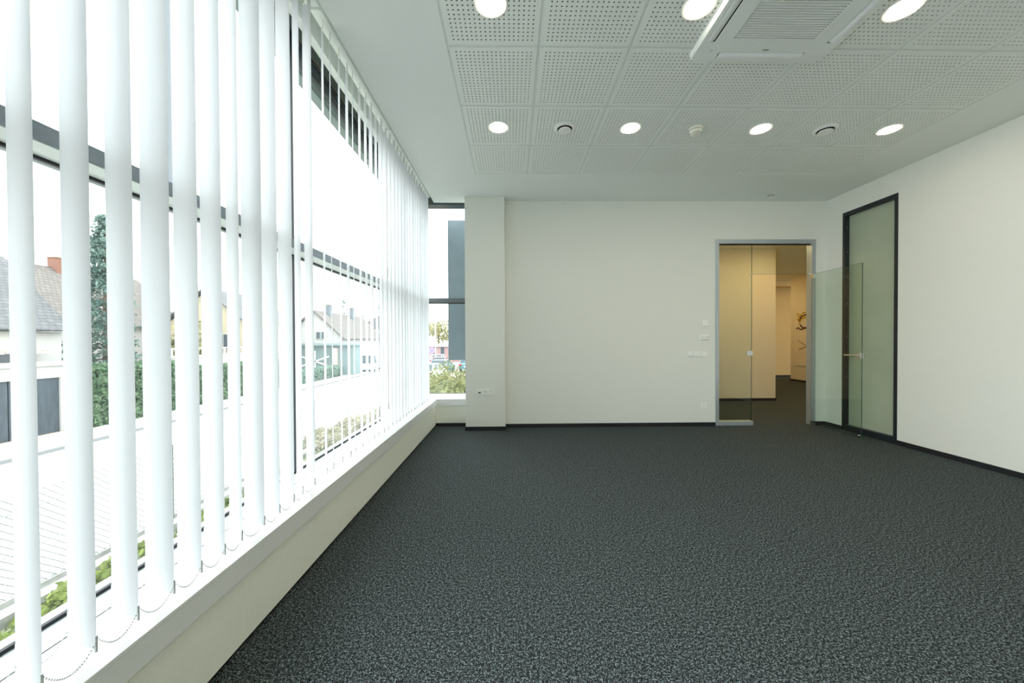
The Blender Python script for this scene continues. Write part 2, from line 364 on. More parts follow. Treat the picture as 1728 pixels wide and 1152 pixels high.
# ------------------------------------------------------------------ ceiling fittings
def downlight(name, x, y, label):
    r = tag(empty(name, (x, y, ZC)), label, 'ceiling light', 'round ceiling downlights'); return r
def down_parts(r, lens):
    MB().lathe([(.079,-.001),(.083,-.004),(.096,-.005),(.100,-.002),(.100,.004),(.079,.004)], n=40, caps=False).build('trim_ring', M['plastic'], r, smooth=True)
    MB().lathe([(.0005,-.0095),(.035,-.0088),(.06,-.0065),(.079,-.0015)], n=40, caps=False).build('lens', lens, r, smooth=True)
xs = [X0+T*k for k in (.5,2.5,4.5,6.5)]; rows = [Y0-1.5*T, Y0-3.5*T, Y0-5.5*T]
wh = [['glowing round downlight nearest the window in the far row', 'glowing round downlight between the disc vent and smoke detector', 'glowing round downlight between smoke detector and right disc vent', 'glowing round downlight nearest the right wall in the far row'],
      ['large glowing round downlight at the top edge nearest the window', 'glowing round downlight left of the air conditioner', 'glowing round downlight right of the air conditioner', 'round downlight near the right wall beyond the picture edge'],
      ['round downlight overhead by the window behind the view', 'round downlight overhead left of centre behind the view', 'round downlight overhead right of centre behind the view', 'round downlight overhead by the right wall behind the view']]
dl = None
for j in range(3):
    for i in range(4):
        if dl is None: dl = o = downlight('ceiling_downlight', xs[i], rows[j], wh[j][i]); down_parts(dl, M['lamp'])
        else: o = copy_tree(dl); o.location = (xs[i], rows[j], ZC); o['label'] = wh[j][i]
dv = None
for k, lab in ((1.5, 'white round disc vent between the two left downlights'), (5.5, 'white round disc vent left of the rightmost downlight')):
    if dv is None:
        dv = o = tag(empty('disc_vent', (X0+k*T, rows[0], ZC)), lab, 'vent', 'round disc vents')
        MB().lathe([(.068,-.001),(.072,-.018),(.080,-.019),(.098,-.007),(.099,-.001),(.099,.003),(.068,.003)], n=40, caps=False).build('ring', M['plastic'], dv, smooth=True)
        MB().lathe([(.0685,-.0015),(.0685,-.004),(.0005,-.004)], n=40, caps=False).build('throat', M['black'], dv)
        MB().lathe([(.0005,-.038),(.045,-.037),(.056,-.033),(.059,-.027),(.054,-.021),(.01,-.014),(.01,.0)], n=40).build('disc', M['plastic'], dv, smooth=True)
    else: o = copy_tree(dv); o.location = (X0+k*T, rows[0], ZC); o['label'] = lab
M['cream'] = mat('cream_plastic', (.92,.90,.78), .4, var=.01)
r = tag(empty('smoke_detector', (X0+3.5*T, rows[0], ZC)), 'small white domed smoke detector on a perforated tile', 'smoke detector')
MB().lathe([(.0005,0),(.060,0),(.060,-.014),(.054,-.019),(.0005,-.019)][::-1], n=32).build('base', M['cream'], r, smooth=True)
MB().lathe([(.053,-.024),(.053,-.038),(.046,-.056),(.028,-.066),(.0005,-.067)], n=32).build('sensor_head', M['cream'], r, smooth=True)
b = MB()
for k in range(12):
    a = 2*pi*k/12; q = MB().box(.040,.0495,-.009,.009,-.0530,-.0485)
    b.add([(x*cos(a)-y*sin(a), x*sin(a)+y*cos(a), z) for x, y, z in q.v], q.f)
b.lathe([(.050,-.018),(.050,-.026)], n=32, caps=False)
b.build('vent_slot', M['plasticg'], r)
r = tag(empty('ceiling_sensor', (3.635, 4.985, ZC)), 'tiny pale sensor cap on the ceiling above the glass door', 'sensor')
MB().lathe([(.045,0),(.045,-.006),(.03,-.012),(.0005,-.013)], n=24).build('cap', mat('pale_lilac_plastic', (.52,.53,.62), .4), r, smooth=True)
MB().box(-.012,.012,-.012,.012,-.024,-.012).build('lens_tip', M['plastic'], r, bevel=.003)

# ceiling air conditioner
AX, AY = 1.735, 2.085
r = tag(empty('air_conditioner', (AX, AY, ZC)), 'square white ceiling cassette air conditioner with slatted grille', 'air conditioner')
z = -.03; h = .475
b = MB()
def rr(hw, rad, n=6):
    pts = []
    for cx, cy, a0 in ((hw-rad,hw-rad,0),(-hw+rad,hw-rad,90),(-hw+rad,-hw+rad,180),(hw-rad,-hw+rad,270)):
        for k in range(n+1): a = radians(a0+90*k/n); pts.append((cx+rad*cos(a), cy+rad*sin(a)))
    return pts
G = .270
outer = rr(h, .05); mid = rr(h-.012, .045); top = rr(h, .05); N = len(outer)
inner = [(max(-G,min(G,x*1.6)), max(-G,min(G,y*1.6))) for x, y in mid]
vs = [(*p,0.) for p in top]+[(*p,z+.012) for p in outer]+[(*p,z) for p in mid]
b.add(vs, [(k+a*N,(k+1)%N+a*N,(k+1)%N+(a+1)*N,k+(a+1)*N) for a in (0,1) for k in range(N)])
# face with slots cut: ring of plates around flap slots and the grille
fs = [(0.345,0.405)]
I0, I1, I2 = .27, .375, .435; FL = .30
m0 = h-.012
ring = [(x,y) for x,y in mid]
# face plates: rounded outer band, then plates round the flap slots and the grille
cl2 = [(max(-I2,min(I2,x)), max(-I2,min(I2,y))) for x, y in mid]
b.add([(*p,z) for p in mid]+[(*p,z) for p in cl2], [(k,(k+1)%N,(k+1)%N+N,k+N) for k in range(N)])
def plate(x0,x1,y0,y1): b.box(x0,x1,y0,y1,z,z+.006)
for sx in (1,-1):
    a0, a1 = sorted((sx*I1, sx*I2)); c0, c1 = sorted((sx*I0, sx*I1))
    plate(a0,a1,FL,I2); plate(a0,a1,-I2,-FL); plate(c0,c1,-I1,I1); plate(FL,I1,a0,a1); plate(-I1,-FL,a0,a1); plate(-I0,I0,c0,c1)
b.build('panel', M['acwhite'], r, smooth=False)
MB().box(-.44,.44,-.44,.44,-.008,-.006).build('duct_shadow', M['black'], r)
b = MB()
for k in range(30):
    y = -I0+.018+k*(2*I0-.03)/29; b.prism([(y-.0065,z+.002),(y+.0050,z+.002),(y+.0075,z+.014),(y-.004,z+.014)], 'x', -I0+.004, I0-.004)
for x in (-.13,0,.13): b.box(x-.004,x+.004,-I0,I0,z+.012,z+.018)
b.build('grille', M['acwhite'], r)
def flap():
    b = MB(); n = 8; pts = []
    for k in range(n+1): f = k/n; pts.append((I1+.006+f*(I2-I1-.008), -.006*sin(pi*f)-.003+.012*(1-f)))
    pts2 = [(x, q+.004) for x, q in pts][::-1]
    b.prism([(x, z+q) for x, q in pts+pts2], 'y', -FL+.006, FL-.006); return b
f0 = flap().build('flap', M['acflap'], r, smooth=True)
for a in (90,180,270): f = f0.copy(); COL.objects.link(f); f.parent = r; f.rotation_euler = (0,0,radians(a))
MB().box(-.012,.028,.352,.362,z-.0015,z).build('badge', M['plasticg'], r)
MB().lathe([(.004,z-.0015),(.004,z)], (-.36,.37,0), 12).build('screw_cover', M['plasticg'], r)

# ------------------------------------------------------------------ glass door (back wall)
r = empty('door_1', (0,0,0)); tag(r, 'frameless glass door standing open in an aluminium frame', 'door', kind='structure')
FY0, FY1 = D-.012, D+.09
b = MB()
b.box(DX0, DX0+.052, FY0, FY1, 0, DZ).box(DX1-.057, DX1, FY0, FY1, 0, DZ).box(DX0+.052, DX1-.057, FY0, FY1, DZ-.062, DZ).box(DX0+.052, 3.540, FY0+.004, FY1, 0, .062)
b.build('frame', M['alu'], r, bevel=.003)
MB().box(DX0+.052, DX1-.066, FY0+.02, FY1-.03, DZ-.070, DZ-.062).build('seal', M['gasket'], r)
GY = D+.03
LT = .94+1.281
b = MB(); b.box(DX0+.052, 3.534, GY, GY+.010, .062, DZ-.07).build('fixed_pane', M['dglass'], r)
MB().box(3.538, DX1-.066, GY, GY+.010, LT, DZ-.07).build('transom_pane', M['dglass'], r)
b = MB(); b.box(3.5345, 3.5375, GY, GY+.010, .062, DZ-.07).box(3.538, DX1-.066, GY-.0005, GY+.0105, LT-.002, LT); b.build('glass_joint', M['gedge'], r)
MB().box(3.462, 3.546, GY-.012, GY+.022, 1.024, 1.094).build('strike_plate', M['chrome'], r, bevel=.002)
MB().box(3.512, 3.552, GY-.008, GY+.018, LT-.012, LT+.006).build('corner_patch', M['chrome'], r, bevel=.002)
MB().box(DX1-.085, DX1-.056, GY-.016, GY+.02, LT-.016, LT+.006).build('pivot_fitting', M['chrome'], r, bevel=.002)
lf = empty('door_leaf', (4.400, D-.004, 0)); lf.parent = r
ang = math.atan2(-.800, -.036); lf.rotation_euler = (0,0,ang); LL = .80
b = MB(); b.cur = 0; b.box(.006, LL-.002, -.004, .004, .010, LT-.010); b.cur = 1
b.box(LL-.002, LL, -.004, .004, .010, LT-.010); b.box(.004,.006,-.004,.004,.010,LT-.010); b.box(.006,LL-.002,-.004,.004,LT-.0115,LT-.0095)
b.build('leaf_pane', [M['dglass'], M['gedge']], lf)
hz = 1.056
def lockset(sy):
    b = MB(); b.box(LL-.055, LL+.002, sy*.004, sy*.020, hz-.035, hz+.035); b.build('lock_case', M['chrome'], lf, bevel=.003)
    b = MB(); b.tube([(LL-.03,sy*.02,hz),(LL-.03,sy*.050,hz),(LL-.045,sy*.056,hz),(LL-.19,sy*.056,hz)], .010, 12); b.build('lever', M['steel'], lf, smooth=True)
    MB().lathe([(.021,0),(.021,.004),(.017,.006)], (LL-.03,sy*.02 if sy>0 else -.026,hz), 24, 'y').build('rosette', M['steel'], lf, smooth=True)
lockset(1); lockset(-1)
MB().box(LL-.058, LL-.050, -.0205, .0205, hz-.012, hz+.004).build('keyhole', M['black'], lf)
MB().box(.0, .05, -.014, .014, .004, .07).box(.0, .05, -.014, .014, LT-.075, LT-.008).build('hinge', M['chrome'], lf, bevel=.002)
r = tag(empty('door_stop', (4.40, 4.47, 0)), 'small chrome door stop on the carpet beside the glass leaf', 'door stop')
MB().lathe([(.020,0),(.020,.006),(.014,.010),(.014,.040)], n=24).build('post', M['chrome'], r, smooth=True)
MB().lathe([(.0165,.018),(.0175,.022),(.0175,.030),(.0165,.034)], n=24).build('rubber_ring', M['black'], r, smooth=True)
MB().lathe([(.015,.040),(.013,.046),(.006,.049)], n=24).build('cap', M['chrome'], r, smooth=True)

# ------------------------------------------------------------------ frosted door (right wall)
r = empty('door_2'); tag(r, 'tall frosted glass door in a dark frame on the right wall', 'door', kind='structure')
b = MB(); xo, xi = B-.004, B+.075
b.box(xo, xi, RY0, RY0+.042, 0, RZ).box(xo, xi, RY1-.038, RY1, 0, RZ).box(xo, xi, RY0+.042, RY1-.038, RZ-.050, RZ).box(xo-.001, xi, RY0+.042, RY1-.038, 0, .078)
b.build('frame', M['dark'], r, bevel=.002)
MB().box(B+.06, B+.068, RY0+.042, RY1-.038, .078, RZ-.05).build('frosted_pane', M['frost'], r)
for zz in (2.80, 2.46, 2.12, 1.75, 1.30, .75): MB().lathe([(.005,-.003),(.005,.0)], (B+.030, RY1-.0365, zz), 10, 'y').build('screw', M['steel'], r)
for zz in (1.02, 2.02): MB().box(B+.03, B+.06, RY0+.040, RY0+.044, zz, zz+.12).build('hinge', M['dark'], r)

# ------------------------------------------------------------------ switches and sockets
def plate_thing(name, x0, x1, z0, z1, y, d, label, cat, group=None, bev=.004):
    r = tag(empty(name, ((x0+x1)/2, y, z0)), label, cat, group); w = (x1-x0)/2
    MB().box(-w, w, -d, 0, 0, z1-z0).build('plate', M['plastic'], r, bevel=bev); return r
r = plate_thing('room_sensor', 2.775, 2.866, 1.457, 1.550, D, .022, 'square white wall sensor, highest of the fittings by the door', 'sensor')
r = plate_thing('thermostat', 2.742, 2.895, 1.250, 1.335, D, .010, 'wide white thermostat below the square wall sensor', 'thermostat', bev=.008)
MB().box(-.062,.062,-.026,-.010,.010,.075).build('cover', M['plastic'], r, bevel=.008)
MB().lathe([(.021,-.034),(.023,-.026)], (0,0,.045), 24, 'y').build('dial', M['plastic'], r, smooth=True)
MB().box(-.0015,.0015,-.0352,-.034,.047,.064).box(-.050,-.034,-.0268,-.026,.040,.046).box(.036,.050,-.0268,-.026,.050,.056).build('marking', M['plasticg'], r)
r = plate_thing('light_switch', 2.570, 2.738, 1.008, 1.092, D, .008, 'white double rocker light switch left of the glass door', 'switch')
for x in (-.063,-.022,.022,.063): MB().box(x-.0185,x+.0185,-.013,-.008,.010,.074).build('rocker', M['plastic'], r, bevel=.0015)
MB().box(-.0008,.0008,-.0085,-.008,0,.084).box(-.082,.082,-.0082,-.008,.008,.0095).build('joint', M['plasticg'], r)
r = plate_thing('light_switch', 2.768, 2.852, 1.008, 1.092, D, .008, 'single white light switch nearest the glass door frame', 'switch')
MB().box(-.033,.033,-.013,-.008,.009,.075).build('rocker', M['plastic'], r, bevel=.0015)
def socket_face(r, x, z):
    MB().lathe([(.0225,-.0100),(.0215,-.0085),(.0195,-.0035),(.001,-.0035)], (x,0,z), 28, 'y', caps=False).build('socket_well', M['plastic'], r, smooth=True)
    b = MB()
    for dx in (-.0095,.0095): b.lathe([(.0028,-.0041),(.0028,-.0036)], (x+dx,0,z), 10, 'y')
    b.box(x-.0022,x+.0022,-.0062,-.0036,z+.013,z+.0188).box(x-.0022,x+.0022,-.0062,-.0036,z-.0188,z-.013); b.build('contact_hole', M['black'], r)
def frame_ring(r, x, z, h=.040, d=.0095):
    b = MB(); n = 28; o = []
    for k in range(n):
        a = 2*pi*k/n; c, s = cos(a), sin(a); m = h/max(abs(c),abs(s)); o.append((x+m*c, -d, z+m*s))
    i = [(x+.0225*cos(2*pi*k/n), -.0100, z+.0225*sin(2*pi*k/n)) for k in range(n)]
    b.add(o+i, [(k,(k+1)%n,n+(k+1)%n,n+k) for k in range(n)])
    b.build('insert', M['plastic'], r, smooth=False)
def socket_plate(name, cx, z0, y, n, label, cat):
    r = tag(empty(name, (cx, y, z0)), label, cat); w = .0415*n+.003*(n-1)*0
    b = MB(); b.box(-.0405*n,.0405*n,-.0032,0,0,.081)
    for k in range(n):
        x = (k-(n-1)/2)*.081
        for x0,x1,q0,q1 in ((x-.0405,x-.036,0,.081),(x+.036,x+.0405,0,.081),(x-.036,x+.036,0,.0045),(x-.036,x+.036,.0765,.081)): b.box(x0,x1,-.009,-.0032,q0,q1)
    b.build('plate', M['plastic'], r); return r
r = socket_plate('power_socket', 2.807, .262, D, 1, 'single white power socket low on the wall left of the glass door', 'socket'); frame_ring(r, 0, .0405, .036); socket_face(r, 0, .0405)
r = socket_plate('power_socket', -.3725, .498, 5.053, 3, 'white triple socket panel low on the pillar', 'socket')
for x in (0,.081): frame_ring(r, x, .0405, .036); socket_face(r, x, .0405)
MB().box(-.117,-.045,-.0098,-.0032,.0045,.0765).build('data_insert', M['plastic'], r); MB().box(-.099,-.063,-.0108,-.0098,.026,.042).build('data_port', M['black'], r)

# ------------------------------------------------------------------ corridor behind the glass door
CZ = 3.10
tag(MB().box(1.9, 5.40, 7.26, 7.40, 0, CZ).box(5.26, 5.40, 7.40, 12.0, 0, CZ).build('wall_corridor_near', M['corr']), 'cream corridor wall facing the glass door', 'wall', kind='structure')
tag(MB().box(8.42, 8.56, 5.9, 10.70, 0, CZ).build('wall_corridor_right', M['corr']), 'cream corridor wall carrying the abstract painting', 'wall', kind='structure')
tag(MB().box(5.40, 12, 11.75, 11.9, 0, CZ).box(11.5,11.64,8,11.75,0,CZ).box(7.0, 11.5, 11.3, 11.75, 2.93, CZ).build('wall_corridor_far', mat('corridor_ochre_paint', (.76,.60,.33), .9, var=.015, nscale=150, bump=.03, spec=.2)), 'far cream wall at the end of the corridor', 'wall', kind='structure')
tag(MB().box(1.9, 2.02, D+.12, 7.26, 0, CZ).box(B+.12, 12, D+.0, D+.12, 0, CZ).build('wall_corridor_left', M['corr']), 'cream end wall of the corridor out of sight', 'wall', kind='structure')
tag(MB().box(1.9, 12, D+.12, 12, CZ, CZ+.1).build('ceiling_corridor', mat('corridor_ceiling_paint', (.88,.84,.72), .9, var=.015, nscale=150, spec=.2)), 'cream ceiling of the corridor', 'ceiling', kind='structure')
tag(MB().box(2.02, 5.412, 7.248, 7.26, 0, ZB).box(5.40, 5.412, 7.26, 11.75, 0, ZB).box(5.412, 11.5, 11.738, 11.75, 0, ZB).box(8.408, 8.42, 5.9, 10.712, 0, ZB).box(8.42, 8.56, 10.70, 10.712, 0, ZB).build('baseboard_corridor', M['base']), 'black baseboard along the corridor walls', 'baseboard', kind='structure')
# painting
r = tag(empty('wall_painting', (8.419, 9.9, 1.25)), 'abstract painting of brown loops and yellow splashes on the corridor wall', 'painting')
MB().box(-.02, 0, -.85, .62, -.78, .78).build('canvas', mat('canvas_cream', (.80,.72,.54), .9, var=.04, nscale=4), r)
pb = mat('brown_paint', (.10,.045,.025), .7, var=.3, nscale=14); py = mat('yellow_paint', (.62,.42,.04), .7, var=.2, nscale=10); pg = mat('pink_grey_paint', (.50,.36,.26), .8, var=.1)
b = MB(); b.tube([(-.021, .22+.22*cos(a), .50+.19*sin(a)) for a in [i*2*pi/28 for i in range(27)]], .022, 6); b.tube([(-.021,.55-.05*i,.30+.03*sin(i*1.3)) for i in range(22)], .020, 6); b.build('brush_loop', pb, r)
b = MB()
for k in range(8):
    y, q, a = .36+rnd.uniform(-.14,.16), .62+rnd.uniform(-.20,.14), rnd.uniform(-.9,.9); l = rnd.uniform(.05,.11)
    b.tube([(-.021,y-l*cos(a),q-l*sin(a)),(-.022,y,q+.015),(-.021,y+l*cos(a),q+l*sin(a))], [.006,.024,.008], 6)
b.build('splash', py, r)
b = MB(); b.tube([(-.021,.5-.06*i,-.02-.18*sin(i*.22)) for i in range(20)], .016, 6); b.tube([(-.021,.45-.06*i,-.30+.02*i) for i in range(12)], .014, 6); b.build('brush_arc', pg, r)
cl = None
for k, (x, y, lab) in enumerate(((3.4,6.3,'corridor downlight left of the doorway'),(5.0,6.3,'corridor downlight right of the doorway'),(6.9,6.7,'corridor downlight beyond the wall corner'),(6.6,9.3,'corridor downlight before the painting'),(10.2,10.6,'corridor downlight in the far recess'),(7.3,11.0,'corridor downlight at the far end'))):
    if cl is None:
        cl = o = tag(empty('corridor_downlight', (x, y, CZ-.0)), lab, 'ceiling light', 'corridor downlights'); down_parts(cl, M['corrlamp'])
    else: o = copy_tree(cl); o.location = (x, y, CZ); o['label'] = lab

# ------------------------------------------------------------------ outside
GZ = -2.19
M['road'] = mat('pale_asphalt', (.42,.42,.41), .9, var=.05, nscale=3, detail=6)
M['walk'] = mat('pale_concrete', (.44,.435,.42), .9, var=.05, nscale=2, detail=5)
M['joint'] = mat('dark_joint', (.16,.17,.17), .9)
tag(MB().box(-160, 60, -60, 200, GZ-.2, GZ).build('ground', M['road']), 'pale grey street outside the facade', 'street', kind='structure')
tag(MB().box(-16.7, -14.4, -30, 90, GZ, GZ+.11).build('sidewalk', M['walk']), 'pale concrete sidewalk across the street', 'sidewalk', kind='structure')
b = MB(); b.box(-14.4, -14.36, -30, 90, GZ, GZ+.112).box(-13.25, -13.19, -30, 90, GZ, GZ+.006).box(-12.97, -12.91, -30, 90, GZ, GZ+.006)
for k in range(30): b.box(-16.7, -14.4, -8+k*2.2, -7.97+k*2.2, GZ+.11, GZ+.114)
tag(b.build('kerb', M['joint']), 'grey kerb and gutter lines along the far side of the street', 'kerb', kind='structure')
tag(MB().box(-6.3, -6.1, -8, 30, GZ, GZ+.16).box(-6.66,-6.56,-8,30,GZ,GZ+.10).build('kerb', mat('mossy_concrete', (.25,.26,.24), .9, var=.2, nscale=4)), 'mossy concrete edging beside the chain-link fence', 'kerb', kind='structure')

def leaves(b, pts, size, rng, flat=.0):
    for (x, y, z) in pts:
        s = size*rng.uniform(.6,1.3); u = Vector((rng.gauss(0,1), rng.gauss(0,1), rng.gauss(0,1))).normalized(); w = u.orthogonal().normalized()
        w.rotate(Matrix.Rotation(rng.uniform(0,6.28), 3, u)); p = Vector((x,y,z)); t = u.cross(w)
        b.add([p-w*s, p+t*s*.45, p+w*s, p-t*s*.45], [(0,1,2,3)])
rng = random.Random(11)
# lawn strip
b = MB()
for k in range(9000):
    x, y = rng.uniform(-6.1,-1.7), rng.uniform(-1, 26)
    if rng.random() < .55 or y > 8.5: x = rng.uniform(-6.15,-5.0)
    h = rng.uniform(.05,.15); a = rng.uniform(0,pi); dx, dy = .02*cos(a), .02*sin(a)
    b.add([(x-dx,y-dy,GZ),(x+dx,y+dy,GZ),(x+rng.uniform(-.06,.06),y+rng.uniform(-.06,.06),GZ+h)], [(0,1,2)])
tag(b.build('grass', foliage('lawn_green', (.10,.13,.06), (.28,.31,.16), 1.5)), 'yellow-green grass strip between fence and facade', 'grass', kind='stuff')
tag(MB().box(-6.1, -1.7, -8, 30, GZ, GZ+.02).build('terrain', mat('soil_moss', (.14,.16,.09), 1., col2=(.30,.30,.21), nscale=2.5, detail=6)), 'mossy soil strip under the grass below the windows', 'soil', kind='structure')
# low shrubs
fol_y = foliage('shrub_yellow_green', (.08,.12,.03), (.26,.31,.09), 5.)
def shrub(name, x, y, z, rx, ry, rz, n, size, m, label, group=None, cat='shrub'):
    r = tag(empty(name, (x,y,z)), label, cat, group); b = MB(); pts = []
    for _ in range(n):
        u = Vector((rng.gauss(0,1), rng.gauss(0,1), abs(rng.gauss(0,1)))).normalized(); f = rng.uniform(.72,1.03)*(1+.12*sin(5*u.x+3)*cos(6*u.y))
        pts.append((u.x*rx*f, u.y*ry*f, .05+u.z*rz*f))
    leaves(b, pts, size, rng); b.build('foliage', m, r)
    if cat == 'bush': MB().lathe([(.02*rx,.92*rz),(.30*rx,.88*rz),(.55*rx,.76*rz),(.76*rx,.55*rz),(.88*rx,.25*rz),(.9*rx,0)], n=20).build('inner_branches', mat('bush_core', (.11,.125,.06), 1., var=.5, nscale=9), r)
    s = MB()
    for k in range(5): a = k*1.256; s.tube([(0,0,-.02),(rx*.35*cos(a), ry*.35*sin(a), rz*.6)], [.02,.008], 5)
    s.build('stem', M_bark, r)
M_bark = mat('bark', (.10,.075,.05), .9, var=.3, nscale=30)
for k, (x, y, lab) in enumerate(((-5.6,3.55,'low yellow-green shrub below the nearest slats'),(-5.5,4.6,'leafy yellow-green shrub at the bottom of the third slat gap'),(-5.6,5.5,'yellow-green shrub at the bottom of the fourth slat gap'),(-5.5,6.9,'yellow-green shrub seen past the sixth slat'),(-5.5,8.4,'small shrub on the grass past the eighth slat'))):
    shrub('low_shrub', x, y, GZ, .42, .5, .38, 700, .06, fol_y, lab, 'shrubs on the grass strip')
fol_b = foliage('groundcover_brown_green', (.16,.17,.10), (.46,.42,.30), 4.)
for k, (x, y, lab) in enumerate(((-6.2,12.2,'brownish shrub bed in the left of the second bay'),(-6.0,14.2,'brownish shrub bed in the middle of the second bay'),(-5.6,16.2,'brownish shrub bed in the right of the second bay'))):
    shrub('groundcover_shrub', x, y, GZ, .9, 1.1, .42, 1100, .07, fol_b, lab, 'brownish beds beyond the fence end')
fol_m = foliage('mound_olive', (.09,.11,.05), (.30,.30,.14), 2.5)
shrub('bush_mound', -1.7, 11.6, GZ, 1.75, 2.2, 2.45, 20000, .05, fol_m, 'large olive bush mound outside the corner window', None, 'bush')
shrub('bush_mound', -3.35, 16.0, GZ, 1.3, 1.5, 1.95, 8000, .055, fol_m, 'lower olive bush left of the large mound outside the corner window', None, 'bush')

# chain-link fence
r = tag(empty('chain_link_fence', (-6.6, 2, GZ)), 'low chain-link fence between grass strip and street', 'fence')
b = MB(); FH = 1.42; pit = .105; wv = .0048; Lf = 12.6
def wire(p, q, w=wv):
    p, q = Vector(p), Vector(q); t = (q-p).normalized(); u = t.cross(Vector((1,0,0))).normalized()*w; v = Vector((w,0,0))
    b.add([p+u,p+v,p-u,p-v,q+u,q+v,q-u,q-v], [(0,1,5,4),(1,2,6,5),(2,3,7,6),(3,0,4,7)])
n = int((Lf+FH)/pit)
for k in range(n):
    for d in (1,-1):
        y0 = k*pit-(FH if d > 0 else 0); y1 = y0+FH; z0, z1 = .08, FH
        # clip to fence length
        a0, a1 = max(y0,0), min(y1,Lf)
        if a1-a0 < .03: continue
        f0, f1 = (a0-y0)/FH, (a1-y0)/FH
        if d < 0: f0, f1 = 1-f0, 1-f1
        wire((.004*d, a0, z0+(z1-z0)*f0), (.004*d, a1, z0+(z1-z0)*f1))
b.build('wire_mesh', mat('galvanised_wire', (.19,.20,.205), .5, metal=.3), r)
M['fgreen'] = mat('green_wire', (.30,.38,.36), .5)
MB().tube([(0,0,1.19),(0,Lf,1.19)], .009, 6).tube([(0,0,.65),(0,Lf,.65)], .006, 6).tube([(0,0,FH),(0,Lf,FH)], .006, 6).build('tension_wire', M['fgreen'], r)
M['fpost'] = mat('dark_green_post', (.06,.09,.09), .5)
for k in range(6): MB().tube([(.03,.03+k*2.5,-.05),(.03,.03+k*2.5,1.46)], .025, 10).build('post', M['fpost'], r, smooth=True)
r = tag(empty('fence_post', (-8.2, 14.9, GZ)), 'lone slim dark post standing by the brownish shrub bed', 'post')
MB().tube([(0,0,-.05),(0,0,1.0)], .03, 10).build('shaft', M['fpost'], r, smooth=True); MB().lathe([(.034,1.0),(.034,1.02),(.01,1.035)], n=12).build('cap', M['fpost'], r)

# hedges
fol_h = foliage('hedge_green', (.06,.115,.065), (.17,.25,.15), 3.)
def hedge(name, x0, x1, y0, y1, h, n, label, m=None):
    r = tag(empty(name, ((x0+x1)/2,(y0+y1)/2,GZ+.11)), label, 'hedge'); cx, cy = (x0+x1)/2, (y0+y1)/2; b = MB(); pts = []
    for _ in range(n):
        q = rng.random()
        if q < .62: p = (x1+rng.gauss(-.02,.05), rng.uniform(y0,y1), rng.uniform(0,h))
        elif q < .85: p = (rng.uniform(x0,x1), rng.uniform(y0,y1), h+rng.gauss(0,.05))
        else: p = (rng.uniform(x0,x1), y0+rng.gauss(0,.05), rng.uniform(0,h))
        pts.append((p[0]-cx,p[1]-cy,p[2]))
    leaves(b, pts, .11, rng); b.build('foliage', m or fol_h, r)
    MB().box(x0-cx+.08,x1-cx-.10,y0-cy+.08,y1-cy-.08,0,h-.1).build('inner_branches', mat('hedge_core', (.03,.05,.03), 1., var=.4, nscale=8), r)
hedge('clipped_hedge', -17.4, -16.3, 14.0, 18.5, 2.28, 9000, 'tall clipped green hedge below the conifer')
hedge('clipped_hedge', -17.4, -16.3, 18.8, 26.3, 1.9, 9000, 'clipped green hedge in front of the yellow house')
hedge('clipped_hedge', -17.1, -16.0, 27.0, 34.2, .92, 6500, 'low pale hedge in front of the white gable house', foliage('hedge_pale', (.12,.20,.16), (.22,.31,.26), 3.))
# balustrade wall above hedge
r = tag(empty('garden_wall', (-17.9, 18, GZ)), 'white garden wall with a cap rail behind the hedge', 'wall')
MB().box(-.1,.1,0,10,0,2.55).build('wall_body', mat('white_render', (.42,.41,.39), .9), r); MB().box(-.16,.16,0,10,2.55,2.64).build('cap_rail', mat('white_render_cap', (.5,.5,.48), .9), r)
b = MB()
for k in range(20): b.box(-.03,.03,.2+k*.5,.26+k*.5,2.64,3.0)
b.box(-.04,.04,0,10,3.0,3.06).build('railing', mat('white_metal', (.7,.72,.72), .6), r)

# conifer
def conifer(name, x, y, z, H, R, n, label, m, group=None):
    r = tag(empty(name, (x,y,z)), label, 'tree', group)
    MB().tube([(0,0,-.05),(0,0,H*.5),(.05,0,H*.97)], [.16,.09,.02], 8).build('trunk', M_bark, r)
    b = MB(); br = MB(); pts = []
    for k in range(n):
        f = rng.uniform(.0,1)**1.2; zz = H*(.08+.92*f); rad = R*(1-f)**.75*rng.uniform(.75,1.15)+.06; a = rng.uniform(0,2*pi)
        if f < .9 and k % 3 == 0: br.tube([(0,0,zz),(rad*.8*cos(a),rad*.8*sin(a),zz-.06*rad)], [.02,.006], 4)
        for q in range(34): 
            g = rng.uniform(.2,1.)**.6; pts.append((rad*g*cos(a)+rng.gauss(0,.10), rad*g*sin(a)+rng.gauss(0,.10), zz-.14*rad*g*g+rng.gauss(0,.07)))
    leaves(b, pts, .085, rng); b.build('needles', m, r); br.build('branch', M_bark, r)
fol_c = foliage('conifer_green', (.05,.095,.08), (.16,.23,.20), 2.)
conifer('conifer_tree', -19.25, 17.4, GZ+.0, 9.3, 1.45, 420, 'tall dark conifer rising behind the clipped hedge', fol_c)
for (x,y,h,rad,lab) in ((-26.4,57,10.2,1.8,'pale conifer behind the white gable house'),(-26.6,64,9.2,1.6,'second conifer beyond the white gable house'),(-24.0,66,10.4,1.8,'third conifer rightmost of the row past the gable house'),(-21.3,51.3,6.0,1.9,'broad conifer beside the grey roof of the gable house')):
    conifer('far_conifer', x, y, GZ, h, rad, 90, lab, foliage('far_conifer_green', (.08,.13,.12), (.20,.28,.25), 1.), 'conifers past the gable house')
